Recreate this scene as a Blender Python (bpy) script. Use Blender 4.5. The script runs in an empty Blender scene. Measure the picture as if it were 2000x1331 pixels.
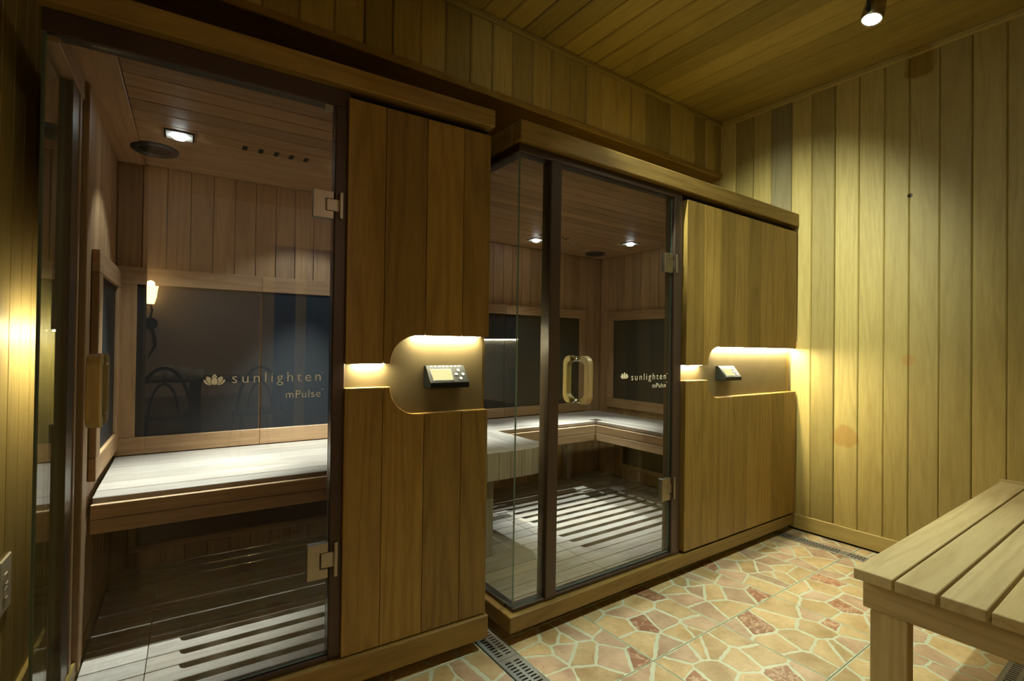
import bpy, bmesh, math, random
from mathutils import Vector, Matrix, Euler
R = math.radians
S = bpy.context.scene
COL = S.collection
random.seed(7)

# ------------------------------------------------------------------ camera, world, exposure
CAM = Vector((0.0, 0.0, 1.126))
YAW, PITCH, ROLL, FPX = R(35.486), R(0.573), R(0.723), 981.8
fw = Vector((math.sin(YAW)*math.cos(PITCH), math.cos(YAW)*math.cos(PITCH), math.sin(PITCH)))
rt = Vector((math.cos(YAW), -math.sin(YAW), 0)); up = rt.cross(fw)
cx = rt*math.cos(ROLL) + up*math.sin(ROLL)
cy = -rt*math.sin(ROLL) + up*math.cos(ROLL)
cam = bpy.data.cameras.new('camera'); camo = bpy.data.objects.new('camera', cam); COL.objects.link(camo)
camo.matrix_world = Matrix(((cx.x, cy.x, -fw.x, CAM.x), (cx.y, cy.y, -fw.y, CAM.y), (cx.z, cy.z, -fw.z, CAM.z), (0, 0, 0, 1)))
cam.sensor_width = 36; cam.lens = FPX/2000*36; cam.clip_start = 0.02
S.camera = camo
W = bpy.data.worlds.new('world'); S.world = W; W.use_nodes = True
W.node_tree.nodes['Background'].inputs[0].default_value = (0.004, 0.004, 0.005, 1)
S.view_settings.view_transform = 'Standard'; S.view_settings.look = 'None'
S.view_settings.exposure = -0.15; S.view_settings.gamma = 1.0; S.view_settings.use_curve_mapping = False
try:
    S.cycles.max_bounces = 10; S.cycles.diffuse_bounces = 5; S.cycles.glossy_bounces = 5
    S.cycles.transparent_max_bounces = 24; S.cycles.sample_clamp_indirect = 4.0; S.cycles.use_denoising = True
    S.cycles.caustics_reflective = False; S.cycles.caustics_refractive = False
except Exception:
    pass

# light strengths (watts) and colours, all belonging to fixtures built below
TRACK_W, TRACK_C = 21, (0.93, 1.0, 0.76)
TRACK2_W = 17
TRACK3_W = 7.2
CABIN_W, CABIN_C = 15, (0.80, 0.92, 1.0)
LED_E, LED_C = 240.0, (1.0, 0.88, 0.58)
LOUNGE_W, LOUNGE_C = 25, (1.0, 0.86, 0.68)

WASH_FILL_W = 115

# ------------------------------------------------------------------ materials
def newmat(name):
    m = bpy.data.materials.new(name); m.use_nodes = True
    nt = m.node_tree; nt.nodes.clear()
    out = nt.nodes.new('ShaderNodeOutputMaterial')
    return m, nt, out
def N(nt, t, **k):
    n = nt.nodes.new(t)
    for a, v in k.items():
        setattr(n, a, v)
    return n
def mth(nt, op, a, b=None, clamp=False):
    n = N(nt, 'ShaderNodeMath', operation=op, use_clamp=clamp)
    for i, v in enumerate((a, b)):
        if v is None: continue
        if isinstance(v, (int, float)): n.inputs[i].default_value = v
        else: nt.links.new(v, n.inputs[i])
    return n.outputs[0]
def mixc(nt, f, a, b, mode='MIX'):
    n = N(nt, 'ShaderNodeMix', data_type='RGBA', blend_type=mode)
    for idx, v in ((0, f), (6, a), (7, b)):
        if isinstance(v, (int, float)): n.inputs[idx].default_value = v
        elif isinstance(v, tuple): n.inputs[idx].default_value = (*v, 1) if len(v) == 3 else v
        else: nt.links.new(v, n.inputs[idx])
    return n.outputs[2]
def wood(name, light, dark, axis, rough=0.5, vary=0.30, grey=0.15, ring=0.35, spec=0.35, bump=0.12, stains=()):
    m, nt, out = newmat(name)
    tc = N(nt, 'ShaderNodeTexCoord'); oi = N(nt, 'ShaderNodeObjectInfo')
    off = N(nt, 'ShaderNodeVectorMath', operation='SCALE'); off.inputs[0].default_value = (17.3, 31.7, 43.1)
    nt.links.new(oi.outputs['Random'], off.inputs['Scale'])
    add = N(nt, 'ShaderNodeVectorMath', operation='ADD')
    nt.links.new(tc.outputs['Object'], add.inputs[0]); nt.links.new(off.outputs[0], add.inputs[1])
    mp = N(nt, 'ShaderNodeMapping'); sc = [9.0, 9.0, 9.0]; sc['XYZ'.index(axis)] = 0.75
    mp.inputs['Scale'].default_value = sc
    nt.links.new(add.outputs[0], mp.inputs['Vector'])
    low = N(nt, 'ShaderNodeTexNoise'); low.inputs['Scale'].default_value = 0.75; low.inputs['Detail'].default_value = 1.5; low.inputs['Distortion'].default_value = 0.25
    fine = N(nt, 'ShaderNodeTexNoise'); fine.inputs['Scale'].default_value = 11; fine.inputs['Detail'].default_value = 5; fine.inputs['Roughness'].default_value = 0.65
    blot = N(nt, 'ShaderNodeTexNoise'); blot.inputs['Scale'].default_value = 0.8; blot.inputs['Detail'].default_value = 2
    for n in (low, fine, blot): nt.links.new(mp.outputs[0], n.inputs['Vector'])
    ph = mth(nt, 'MULTIPLY', low.outputs['Fac'], 62.0)
    sn = mth(nt, 'SINE', ph); sn = mth(nt, 'MULTIPLY_ADD', sn, 0.5); nt.nodes[-1].inputs[2].default_value = 0.5
    sn = mth(nt, 'POWER', sn, 2.2)
    f = mth(nt, 'MULTIPLY', sn, ring)
    fs = mth(nt, 'MULTIPLY', mth(nt, 'SUBTRACT', fine.outputs['Fac'], 0.35, True), 1.3)
    f = mth(nt, 'ADD', f, fs, True)
    c = mixc(nt, f, light, dark)
    c = mixc(nt, mth(nt, 'MULTIPLY', blot.outputs['Fac'], 0.25), c, tuple(v*0.62 for v in light))
    # board to board variation
    wn = N(nt, 'ShaderNodeTexWhiteNoise', noise_dimensions='1D'); nt.links.new(mth(nt, 'MULTIPLY', oi.outputs['Random'], 91.7), wn.inputs['W'])
    val = mth(nt, 'MULTIPLY_ADD', wn.outputs['Value'], vary*2); nt.nodes[-1].inputs[2].default_value = 1.0-vary
    hs = N(nt, 'ShaderNodeHueSaturation')
    nt.links.new(val, hs.inputs['Value']); nt.links.new(c, hs.inputs['Color'])
    sat = mth(nt, 'SUBTRACT', 1.0, mth(nt, 'MULTIPLY', oi.outputs['Random'], grey)); nt.links.new(sat, hs.inputs['Saturation'])
    c = hs.outputs[0]
    if stains:
        geo = N(nt, 'ShaderNodeNewGeometry')
        for (p, r, col, amt) in stains:
            d = N(nt, 'ShaderNodeVectorMath', operation='DISTANCE'); nt.links.new(geo.outputs['Position'], d.inputs[0]); d.inputs[1].default_value = p
            nz = N(nt, 'ShaderNodeTexNoise'); nz.inputs['Scale'].default_value = 14; nt.links.new(geo.outputs['Position'], nz.inputs['Vector'])
            dd = mth(nt, 'ADD', d.outputs['Value'], mth(nt, 'MULTIPLY', mth(nt, 'SUBTRACT', nz.outputs['Fac'], 0.5), r*0.9))
            mk = mth(nt, 'MULTIPLY', mth(nt, 'SUBTRACT', 1.0, mth(nt, 'DIVIDE', dd, r), True), 4.0, True)
            c = mixc(nt, mth(nt, 'MULTIPLY', mk, amt), c, col)
    b = N(nt, 'ShaderNodeBsdfPrincipled'); nt.links.new(c, b.inputs['Base Color'])
    b.inputs['Roughness'].default_value = rough; b.inputs['Specular IOR Level'].default_value = spec
    bp = N(nt, 'ShaderNodeBump'); bp.inputs['Strength'].default_value = bump; bp.inputs['Distance'].default_value = 0.002
    nt.links.new(f, bp.inputs['Height']); nt.links.new(bp.outputs[0], b.inputs['Normal'])
    nt.links.new(b.outputs[0], out.inputs[0])
    return m
def plain(name, col, rough=0.5, metal=0.0, spec=0.5, noise=0.0, nscale=40, bump=0.0):
    m, nt, out = newmat(name)
    b = N(nt, 'ShaderNodeBsdfPrincipled'); b.inputs['Base Color'].default_value = (*col, 1)
    b.inputs['Roughness'].default_value = rough; b.inputs['Metallic'].default_value = metal; b.inputs['Specular IOR Level'].default_value = spec
    if noise or bump:
        tc = N(nt, 'ShaderNodeTexCoord'); nz = N(nt, 'ShaderNodeTexNoise'); nz.inputs['Scale'].default_value = nscale; nz.inputs['Detail'].default_value = 5
        nt.links.new(tc.outputs['Object'], nz.inputs['Vector'])
        if noise:
            c = mixc(nt, mth(nt, 'MULTIPLY', nz.outputs['Fac'], 1.0), tuple(v*(1-noise) for v in col), tuple(min(1, v*(1+noise)) for v in col))
            nt.links.new(c, b.inputs['Base Color'])
        if bump:
            bp = N(nt, 'ShaderNodeBump'); bp.inputs['Strength'].default_value = bump; bp.inputs['Distance'].default_value = 0.003
            nt.links.new(nz.outputs['Fac'], bp.inputs['Height']); nt.links.new(bp.outputs[0], b.inputs['Normal'])
    nt.links.new(b.outputs[0], out.inputs[0]); return m
def emit(name, col, s):
    m, nt, out = newmat(name); e = N(nt, 'ShaderNodeEmission'); e.inputs[0].default_value = (*col, 1); e.inputs[1].default_value = s
    nt.links.new(e.outputs[0], out.inputs[0]); return m
def glass(name, tint=(0.93, 0.96, 0.94)):
    m, nt, out = newmat(name)
    geo = N(nt, 'ShaderNodeNewGeometry')
    d = N(nt, 'ShaderNodeVectorMath', operation='DOT_PRODUCT'); nt.links.new(geo.outputs['Normal'], d.inputs[0]); nt.links.new(geo.outputs['Incoming'], d.inputs[1])
    a = mth(nt, 'ABSOLUTE', d.outputs['Value'])
    f = mth(nt, 'POWER', mth(nt, 'SUBTRACT', 1.0, a, True), 5.0)
    f = mth(nt, 'MULTIPLY_ADD', f, 0.955); nt.nodes[-1].inputs[2].default_value = 0.045
    t = N(nt, 'ShaderNodeBsdfTransparent'); t.inputs[0].default_value = (*tint, 1)
    g = N(nt, 'ShaderNodeBsdfGlossy'); g.inputs['Roughness'].default_value = 0.0; g.inputs['Color'].default_value = (1, 1, 1, 1)
    mx = N(nt, 'ShaderNodeMixShader'); nt.links.new(f, mx.inputs[0]); nt.links.new(t.outputs[0], mx.inputs[1]); nt.links.new(g.outputs[0], mx.inputs[2])
    nt.links.new(mx.outputs[0], out.inputs[0]); return m
def stone_mat(name, a, b, vein, rough=0.38, veinamt=0.25):
    m, nt, out = newmat(name)
    geo = N(nt, 'ShaderNodeNewGeometry'); oi = N(nt, 'ShaderNodeObjectInfo')
    n0 = N(nt, 'ShaderNodeTexNoise'); n0.inputs['Scale'].default_value = 9; n0.inputs['Detail'].default_value = 3
    n1 = N(nt, 'ShaderNodeTexNoise'); n1.inputs['Scale'].default_value = 34; n1.inputs['Detail'].default_value = 8; n1.inputs['Roughness'].default_value = 0.75
    n2 = N(nt, 'ShaderNodeTexNoise'); n2.inputs['Scale'].default_value = 15; n2.inputs['Detail'].default_value = 7; n2.inputs['Roughness'].default_value = 0.65; n2.inputs['Distortion'].default_value = 0.6
    for n in (n0, n1, n2): nt.links.new(geo.outputs['Position'], n.inputs['Vector'])
    f0 = mth(nt, 'MULTIPLY', mth(nt, 'SUBTRACT', n0.outputs['Fac'], 0.36, True), 3.2, True)
    c = mixc(nt, f0, a, b)
    sp_ = mth(nt, 'MULTIPLY', mth(nt, 'SUBTRACT', n1.outputs['Fac'], 0.55, True), 7.0, True)
    c = mixc(nt, mth(nt, 'MULTIPLY', sp_, 0.5), c, tuple(x*0.5 for x in b))
    v = mth(nt, 'ABSOLUTE', mth(nt, 'SUBTRACT', n2.outputs['Fac'], 0.5))
    v = mth(nt, 'SUBTRACT', 1.0, mth(nt, 'MULTIPLY', v, 30.0), True)
    c = mixc(nt, mth(nt, 'MULTIPLY', v, veinamt), c, vein)
    hs = N(nt, 'ShaderNodeHueSaturation'); nt.links.new(c, hs.inputs['Color'])
    val = mth(nt, 'MULTIPLY_ADD', oi.outputs['Random'], 0.3); nt.nodes[-1].inputs[2].default_value = 0.85; nt.links.new(val, hs.inputs['Value'])
    b_ = N(nt, 'ShaderNodeBsdfPrincipled'); nt.links.new(hs.outputs[0], b_.inputs['Base Color']); b_.inputs['Roughness'].default_value = rough
    nt.links.new(b_.outputs[0], out.inputs[0]); return m
def heater_mat(name):
    m, nt, out = newmat(name)
    tc = N(nt, 'ShaderNodeTexCoord'); mp = N(nt, 'ShaderNodeMapping'); mp.inputs['Scale'].default_value = (330, 330, 330)
    nt.links.new(tc.outputs['Object'], mp.inputs['Vector'])
    ck = N(nt, 'ShaderNodeTexChecker'); ck.inputs['Scale'].default_value = 1.0; nt.links.new(mp.outputs[0], ck.inputs['Vector'])
    c = mixc(nt, ck.outputs['Fac'], (0.007, 0.007, 0.007), (0.028, 0.027, 0.026))
    b = N(nt, 'ShaderNodeBsdfPrincipled'); nt.links.new(c, b.inputs['Base Color']); b.inputs['Roughness'].default_value = 0.55; b.inputs['Specular IOR Level'].default_value = 0.3
    nt.links.new(b.outputs[0], out.inputs[0]); return m

M = {}
for ax in 'XYZ':
    M['room'+ax] = wood('room_cedar_'+ax, (0.47, 0.37, 0.125), (0.31, 0.22, 0.06), ax, 0.5, 0.28, 0.03, 0.26,
                        stains=((((3.285, 1.26, 0.62)), 0.075, (0.36, 0.17, 0.03), 0.5), ((3.285, 0.956, 1.072), 0.035, (0.38, 0.17, 0.03), 0.4),
                                ((3.285, 0.954, 1.957), 0.013, (0.02, 0.01, 0.005), 0.95)) if ax == 'Z' else ())
    M['front'+ax] = wood('front_cedar_'+ax, (0.33, 0.215, 0.050), (0.165, 0.090, 0.016), ax, 0.42, 0.24, 0.03, 0.36)
    M['in'+ax] = wood('cabin_cedar_'+ax, (0.44, 0.255, 0.115), (0.25, 0.125, 0.05), ax, 0.5, 0.20, 0.08, 0.35)
    M['seat'+ax] = wood('bench_cedar_'+ax, (0.40, 0.325, 0.25), (0.24, 0.175, 0.12), ax, 0.45, 0.12, 0.05, 0.35)
    M['pale'+ax] = wood('pale_bench_wood_'+ax, (0.62, 0.51, 0.27), (0.44, 0.33, 0.15), ax, 0.5, 0.08, 0.10, 0.45)
    M['deck'+ax] = wood('deck_wood_'+ax, (0.41, 0.33, 0.24), (0.25, 0.18, 0.12), ax, 0.5, 0.15, 0.15, 0.30)
M['greyZ'] = wood('grey_cedar_Z', (0.27, 0.225, 0.11), (0.17, 0.13, 0.06), 'Z', 0.5, 0.05)
M['gripZ'] = wood('grip_wood_Z', (0.50, 0.37, 0.15), (0.36, 0.24, 0.08), 'Z', 0.35, 0.02)
M['brown'] = plain('brown_anodised_metal', (0.075, 0.050, 0.038), 0.35, 0.4)
M['steel'] = plain('brushed_steel', (0.42, 0.38, 0.30), 0.33, 1.0, noise=0.12, nscale=30)
M['drain'] = plain('drain_steel', (0.33, 0.34, 0.31), 0.35, 0.5)
M['chrome'] = plain('chrome', (0.82, 0.80, 0.74), 0.08, 1.0)
M['glass'] = glass('clear_glass')
M['gedge'] = plain('green_glass_edge', (0.10, 0.155, 0.125), 0.15, 0.0, 0.8)
M['heater'] = heater_mat('heater_mesh')
M['black'] = plain('black_plastic', (0.006, 0.009, 0.007), 0.5, 0.0, 0.2)
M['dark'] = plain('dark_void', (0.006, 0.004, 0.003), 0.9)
M['grille'] = plain('speaker_grille', (0.018, 0.022, 0.024), 0.45)
M['bronze'] = plain('bronze_niche_plate', (0.135, 0.105, 0.048), 0.48, 0.3, noise=0.18, nscale=14)
M['led'] = emit('led_strip_light', LED_C, LED_E)
M['lens'] = emit('halogen_lens', (0.93, 0.98, 1.0), 40)
M['tlens'] = emit('spot_lens', (0.90, 1.0, 0.88), 40)
M['screen'] = emit('lit_screen', (1.0, 0.92, 0.42), 1.1)
M['pplate'] = plain('pale_niche_plate', (0.55, 0.53, 0.46), 0.45)
M['bezel'] = plain('grey_bezel', (0.09, 0.10, 0.09), 0.4)
M['button'] = plain('silver_button', (0.75, 0.75, 0.68), 0.3)
def film(name, col):
    m, nt, out = newmat(name); a = N(nt, 'ShaderNodeBsdfDiffuse'); a.inputs[0].default_value = (*col, 1)
    b = N(nt, 'ShaderNodeBsdfTranslucent'); b.inputs[0].default_value = (*col, 1)
    mx = N(nt, 'ShaderNodeAddShader'); nt.links.new(a.outputs[0], mx.inputs[0]); nt.links.new(b.outputs[0], mx.inputs[1]); nt.links.new(mx.outputs[0], out.inputs[0]); return m
M['print'] = film('pale_printed_film', (0.62, 0.60, 0.52))
M['tile'] = plain('pale_glazed_tile', (0.56, 0.62, 0.49), 0.34, noise=0.10, nscale=25)
M['grout'] = plain('tile_grout', (0.46, 0.45, 0.38), 0.8, noise=0.1)
M['st0'] = stone_mat('cream_stone', (0.60, 0.48, 0.27), (0.43, 0.31, 0.15), (0.28, 0.18, 0.09))
M['st1'] = stone_mat('pink_stone', (0.55, 0.42, 0.29), (0.37, 0.25, 0.16), (0.60, 0.50, 0.38))
M['st2'] = stone_mat('rust_stone', (0.36, 0.18, 0.10), (0.25, 0.115, 0.065), (0.66, 0.52, 0.36), veinamt=0.85)
M['plaster'] = plain('mottled_plaster', (0.70, 0.56, 0.41), 0.85, noise=0.16, nscale=5, bump=0.2)
M['white'] = plain('white_plastic', (0.75, 0.72, 0.62), 0.4)
M['iron'] = plain('black_iron', (0.02, 0.018, 0.016), 0.45, 0.6)
M['tabletop'] = plain('dark_table_top', (0.035, 0.025, 0.02), 0.25)
M['wax'] = plain('candle_glass', (0.70, 0.70, 0.62), 0.3)
M['curtain'] = plain('blue_curtain_cloth', (0.06, 0.22, 0.52), 0.85)
M['frosted'] = emit('sconce_shade_glow', (1.0, 0.66, 0.24), 45)
M['lfloor'] = plain('lounge_floor_tile', (0.30, 0.22, 0.15), 0.4, noise=0.2, nscale=6)

# ------------------------------------------------------------------ mesh helpers
def mk(bm, *mats):
    bmesh.ops.recalc_face_normals(bm, faces=bm.faces)
    me = bpy.data.meshes.new('mesh'); bm.to_mesh(me); bm.free()
    for m in mats: me.materials.append(m)
    return me
_cache = {}
def box_me(dx, dy, dz, mat, ch=0.0):
    key = (round(dx, 4), round(dy, 4), round(dz, 4), mat.name, ch)
    if key in _cache: return _cache[key]
    bm = bmesh.new(); bmesh.ops.create_cube(bm, size=1.0, matrix=Matrix.Diagonal((dx, dy, dz, 1)))
    if ch: bmesh.ops.bevel(bm, geom=bm.edges[:], offset=ch, segments=1, affect='EDGES')
    _cache[key] = mk(bm, mat); return _cache[key]
def poly_me(pts, t, mat, plane='XZ', ch=0.0, mat2=None):
    """closed outline (a,b) extruded by t; plane XZ extrudes along +y, XY along +z, YZ along +x"""
    bm = bmesh.new()
    f = {'XZ': lambda a, b: (a, 0, b), 'XY': lambda a, b: (a, b, 0), 'YZ': lambda a, b: (0, a, b)}[plane]
    e = {'XZ': (0, t, 0), 'XY': (0, 0, t), 'YZ': (t, 0, 0)}[plane]
    vs = [bm.verts.new(f(*p)) for p in pts]
    fc = bm.faces.new(vs)
    r = bmesh.ops.extrude_face_region(bm, geom=[fc])
    bmesh.ops.translate(bm, vec=e, verts=[v for v in r['geom'] if isinstance(v, bmesh.types.BMVert)])
    if ch: bmesh.ops.bevel(bm, geom=[x for x in bm.edges if x.calc_face_angle(0) > 0.6], offset=ch, segments=1, affect='EDGES')
    me = mk(bm, mat)
    return me
def curve_me(loops, depth, mat, res=1):
    cu = bpy.data.curves.new('c', 'CURVE'); cu.dimensions = '2D'; cu.fill_mode = 'BOTH'; cu.extrude = depth/2
    for l in loops:
        sp = cu.splines.new('POLY'); sp.points.add(len(l)-1); sp.use_cyclic_u = True
        for p, q in zip(sp.points, l): p.co = (q[0], q[1], 0, 1)
    o = bpy.data.objects.new('c', cu); COL.objects.link(o)
    dg = bpy.context.evaluated_depsgraph_get(); me = bpy.data.meshes.new_from_object(o.evaluated_get(dg))
    bpy.data.objects.remove(o); bpy.data.curves.remove(cu)
    me.materials.clear(); me.materials.append(mat); return me
def text_me(s, size, mat, space=1.0, align='LEFT', offset=0.0):
    cu = bpy.data.curves.new('t', 'FONT'); cu.body = s; cu.size = size; cu.extrude = 0.0002; cu.space_character = space; cu.align_x = align; cu.offset = offset
    o = bpy.data.objects.new('t', cu); COL.objects.link(o)
    dg = bpy.context.evaluated_depsgraph_get(); me = bpy.data.meshes.new_from_object(o.evaluated_get(dg))
    bpy.data.objects.remove(o); bpy.data.curves.remove(cu)
    me.materials.clear(); me.materials.append(mat); return me
def cyl_me(r1, r2, h, mat, seg=24, axis='Z', ch=0):
    bm = bmesh.new(); bmesh.ops.create_cone(bm, cap_ends=True, segments=seg, radius1=r1, radius2=r2, depth=h)
    if axis == 'X': bmesh.ops.rotate(bm, cent=(0, 0, 0), matrix=Matrix.Rotation(R(90), 3, 'Y'), verts=bm.verts)
    if axis == 'Y': bmesh.ops.rotate(bm, cent=(0, 0, 0), matrix=Matrix.Rotation(R(90), 3, 'X'), verts=bm.verts)
    if ch: bmesh.ops.bevel(bm, geom=[e for e in bm.edges if e.calc_face_angle(0) > 0.8], offset=ch, segments=2, affect='EDGES')
    me = mk(bm, mat)
    for p in me.polygons: p.use_smooth = len(p.vertices) == 4
    return me
def lathe_me(prof, mat, seg=32):
    bm = bmesh.new(); rings = []
    for r, z in prof:
        rings.append([bm.verts.new((r*math.cos(2*math.pi*i/seg), r*math.sin(2*math.pi*i/seg), z)) for i in range(seg)])
    for a, b in zip(rings, rings[1:]):
        for i in range(seg): bm.faces.new((a[i], a[(i+1) % seg], b[(i+1) % seg], b[i]))
    bm.faces.new(rings[0]); bm.faces.new(rings[-1])
    me = mk(bm, mat)
    for p in me.polygons: p.use_smooth = len(p.vertices) == 4
    return me
def tube_me(pts, r, mat, seg=8, taper=None):
    bm = bmesh.new(); rings = []; pts = [Vector(p) for p in pts]
    for i, p in enumerate(pts):
        d = (pts[min(i+1, len(pts)-1)]-pts[max(i-1, 0)]).normalized()
        u = d.orthogonal().normalized() if i == 0 else (u - d*u.dot(d)).normalized()
        v = d.cross(u); rr = r if taper is None else r*taper[i]
        rings.append([bm.verts.new(p + (u*math.cos(2*math.pi*k/seg)+v*math.sin(2*math.pi*k/seg))*rr) for k in range(seg)])
    for a, b in zip(rings, rings[1:]):
        for k in range(seg): bm.faces.new((a[k], a[(k+1) % seg], b[(k+1) % seg], b[k]))
    bm.faces.new(rings[0]); bm.faces.new(rings[-1])
    me = mk(bm, mat)
    for p in me.polygons: p.use_smooth = len(p.vertices) == 4
    return me

# ------------------------------------------------------------------ object helpers
POS = {}
def put(name, me, parent=None, loc=(0, 0, 0), rot=None, label=None):
    """loc is given in the frame of the top-level thing, also for sub-parts"""
    o = bpy.data.objects.new(name, me); COL.objects.link(o)
    loc = Vector(loc); POS[o.name] = loc if parent is not None else Vector((0, 0, 0))
    if parent is not None:
        o.parent = parent; o.location = loc - POS[parent.name]
    else: o.location = loc
    if rot: o.rotation_euler = rot
    if label: o['label'] = label
    return o
def thing(name, label, cat, loc=(0, 0, 0), rot=(0, 0, 0), group=None):
    o = bpy.data.objects.new(name, None); COL.objects.link(o); o.location = loc; o.rotation_euler = rot
    o.empty_display_size = 0.1; o['label'] = label; o['category'] = cat
    if group: o['group'] = group
    POS[o.name] = Vector((0, 0, 0)); return o
def tag(o, label, cat, group=None):
    o['label'] = label; o['category'] = cat
    if group: o['group'] = group
    return o
def bx(name, lo, hi, mat, parent=None, ch=0.0, label=None):
    lo, hi = Vector(lo), Vector(hi); d = hi-lo
    return put(name, box_me(d.x, d.y, d.z, mat, ch), parent, (lo+hi)/2, None, label)
def struct(name, lo, hi, mat, ch=0.0, label=None):
    o = bx(name, lo, hi, mat, None, ch); POS[o.name] = (Vector(lo)+Vector(hi))/2; o['kind'] = 'structure'
    if label: o['label'] = label
    return o
def light(name, kind, parent, loc, energy, color, rot=None, size=0.02, cone=None, blend=0.5):
    l = bpy.data.lights.new(name, kind); l.energy = energy; l.color = color
    if kind == 'SPOT':
        l.spot_size = cone; l.spot_blend = blend; l.shadow_soft_size = size
    elif kind == 'AREA':
        l.shape = 'DISK'; l.size = size
    else: l.shadow_soft_size = size
    o = bpy.data.objects.new(name, l); COL.objects.link(o)
    o.location = Vector(loc) - (POS[parent.name] if parent else Vector((0, 0, 0)))
    o.parent = parent
    if rot: o.rotation_euler = rot
    return o
SC = 1.0237
def RM(x, y, z):                      # measured room point -> room frame (same sight line, wall distance corrected)
    return Vector((x*SC, y*SC, (z-1.1)*SC + CAM.z))

# ------------------------------------------------------------------ the room
XW = 3.285; YS = 2.059; ZC = 2.733; ZS = 2.335; YN = -0.10; XD = 1.30
floor = struct('floor', (-0.75, YN, -0.06), (XW+0.05, 3.35, -0.004), M['grout'], label='floor of pale tiles printed with flagstones')
wr = struct('wall_right', (XW+0.016, YN, 0), (XW+0.06, 3.35, ZC), M['dark'], label='end wall of vertical cedar boards')
joints = [YN] + [RM(0, y, 0).y for y in (-0.04, 0.07, 0.19, 0.315, 0.44, 0.563, 0.686, 0.81, 0.935, 1.046, 1.167, 1.289, 1.415, 1.533, 1.66, 1.78, 1.90, 2.02)] + [2.2, 2.33]
for a, b in zip(joints, joints[1:]):
    d = random.uniform(-0.002, 0.002)
    bx('plank', (XW+d, a+0.0008, 0.05), (XW+0.018+d, b-0.0008, ZC-0.01), M['greyZ'] if 1.54 < a < 1.60 else M['roomZ'], wr, 0.005).rotation_euler.z = random.uniform(-0.012, 0.012)
o = struct('baseboard_right', (XW-0.014, YN, 0.012), (XW+0.002, 1.56, 0.098), M['roomY'], 0.003, 'low cedar baseboard of the end wall')
# soffit above the cabins
ws = struct('wall_upper', (-1.1, YS+0.016, ZS+0.01), (XW, YS+0.06, ZC), M['dark'], label='boarded soffit front over the cabins')
xs = [-1.1]
while xs[-1] < 0.4: xs.append(xs[-1]+0.128)
xs = xs[:-1] + [RM(x, 0, 0).x for x in (0.43, 0.558, 0.68, 0.80, 0.925, 1.05, 1.18, 1.30, 1.415, 1.54, 1.665, 1.79, 1.913, 2.035, 2.16, 2.285, 2.41, 2.53, 2.65, 2.777, 2.90, 3.025, 3.13)] + [XW]
for a, b in zip(xs, xs[1:]):
    d = random.uniform(-0.004, 0.004)
    bx('plank', (a+0.0008, YS+d, ZS+0.02), (b-0.0008, YS+0.018+d, ZC-0.005), M['roomZ'], ws, 0.006).rotation_euler.z = random.uniform(-0.035, 0.035)
o = struct('trim_1', (-1.1, YS-0.016, ZS), (XW-0.002, YS+0.02, ZS+0.034), M['frontX'], 0.004, 'bottom lip board of the soffit')
sf = struct('ceiling', (-1.1, YS+0.02, ZS+0.004), (XW, 3.3, ZS+0.02), M['frontX'], label='dark underside of the soffit')
# ceiling boards run from the soffit to the near wall
ce = struct('ceiling', (-1.1, YN, ZC+0.018), (XW+0.05, YS+0.06, ZC+0.06), M['dark'], label='ceiling of narrow cedar boards')
x = RM(1.235, 0, 0).x - 0.127*17; cx_ = [x]
while cx_[-1] < XW: cx_.append(cx_[-1]+0.1265)
cx_[-1] = XW
for a, b in zip(cx_, cx_[1:]):
    d = random.uniform(-0.001, 0.003)
    bx('plank', (a+0.0008, YN, ZC-d), (b-0.0008, YS+0.01, ZC+0.018-d), M['roomY'], ce, 0.007).rotation_euler.y = random.uniform(-0.022, 0.022)
struct('trim_2', (-1.1, YS-0.018, ZC-0.03), (XW, YS+0.004, ZC-0.002), M['roomX'], 0.004, 'moulding between soffit and ceiling')
struct('trim_3', (XW-0.02, YN, ZC-0.036), (XW+0.004, YS, ZC-0.002), M['roomY'], 0.004, 'moulding between end wall and ceiling')
struct('wall_back', (-1.2, 3.27, 0), (XW, 3.33, ZS+0.02), M['roomX'], label='plain wall behind the cabins')
# near wall behind the camera with the opening to the lounge
struct('wall_near', (XD, YN-0.12, 0), (XW+0.05, YN, ZC), M['roomZ'], label='near wall behind the slatted bench')
struct('wall_near', (-1.15, YN-0.12, 0), (-0.23, YN, ZC), M['roomZ'], label='near wall beside the lounge opening')
struct('wall_near', (-0.23, YN-0.12, 2.25), (XD, YN, ZC), M['roomZ'], label='header over the lounge opening')
# left wall, square to the left cabin
L0 = Vector((1.025, 1.567, 0)); AL = R(-2.955)
def left_world(x, y, z=0):
    return L0 + Vector((x*math.cos(AL)-y*math.sin(AL), x*math.sin(AL)+y*math.cos(AL), z))
wl = put('wall_left', box_me(0.04, 3.6, ZC, M['dark']), None, left_world(-1.408, 0.1, ZC/2), (0, 0, AL)); wl['kind'] = 'structure'; wl['label'] = 'left wall of vertical cedar boards beside the cabin'
POS[wl.name] = Vector((0, 0, ZC/2))
yy = -1.70
while yy < 1.85:
    w = 0.1115
    bx('plank', (0.020, yy+0.0008-0.1, 0.03), (0.038+random.uniform(-.001, .001), yy+w-0.0008-0.1, ZC-0.01), M['roomZ'], wl, 0.0035); yy += w
bb = put('baseboard_left', box_me(0.014, 3.3, 0.105, M['roomY'], 0.003), None, left_world(-1.363, 0.2, 0.0535), (0, 0, AL)); bb['kind'] = 'structure'; bb['label'] = 'low cedar baseboard of the left wall'

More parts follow.
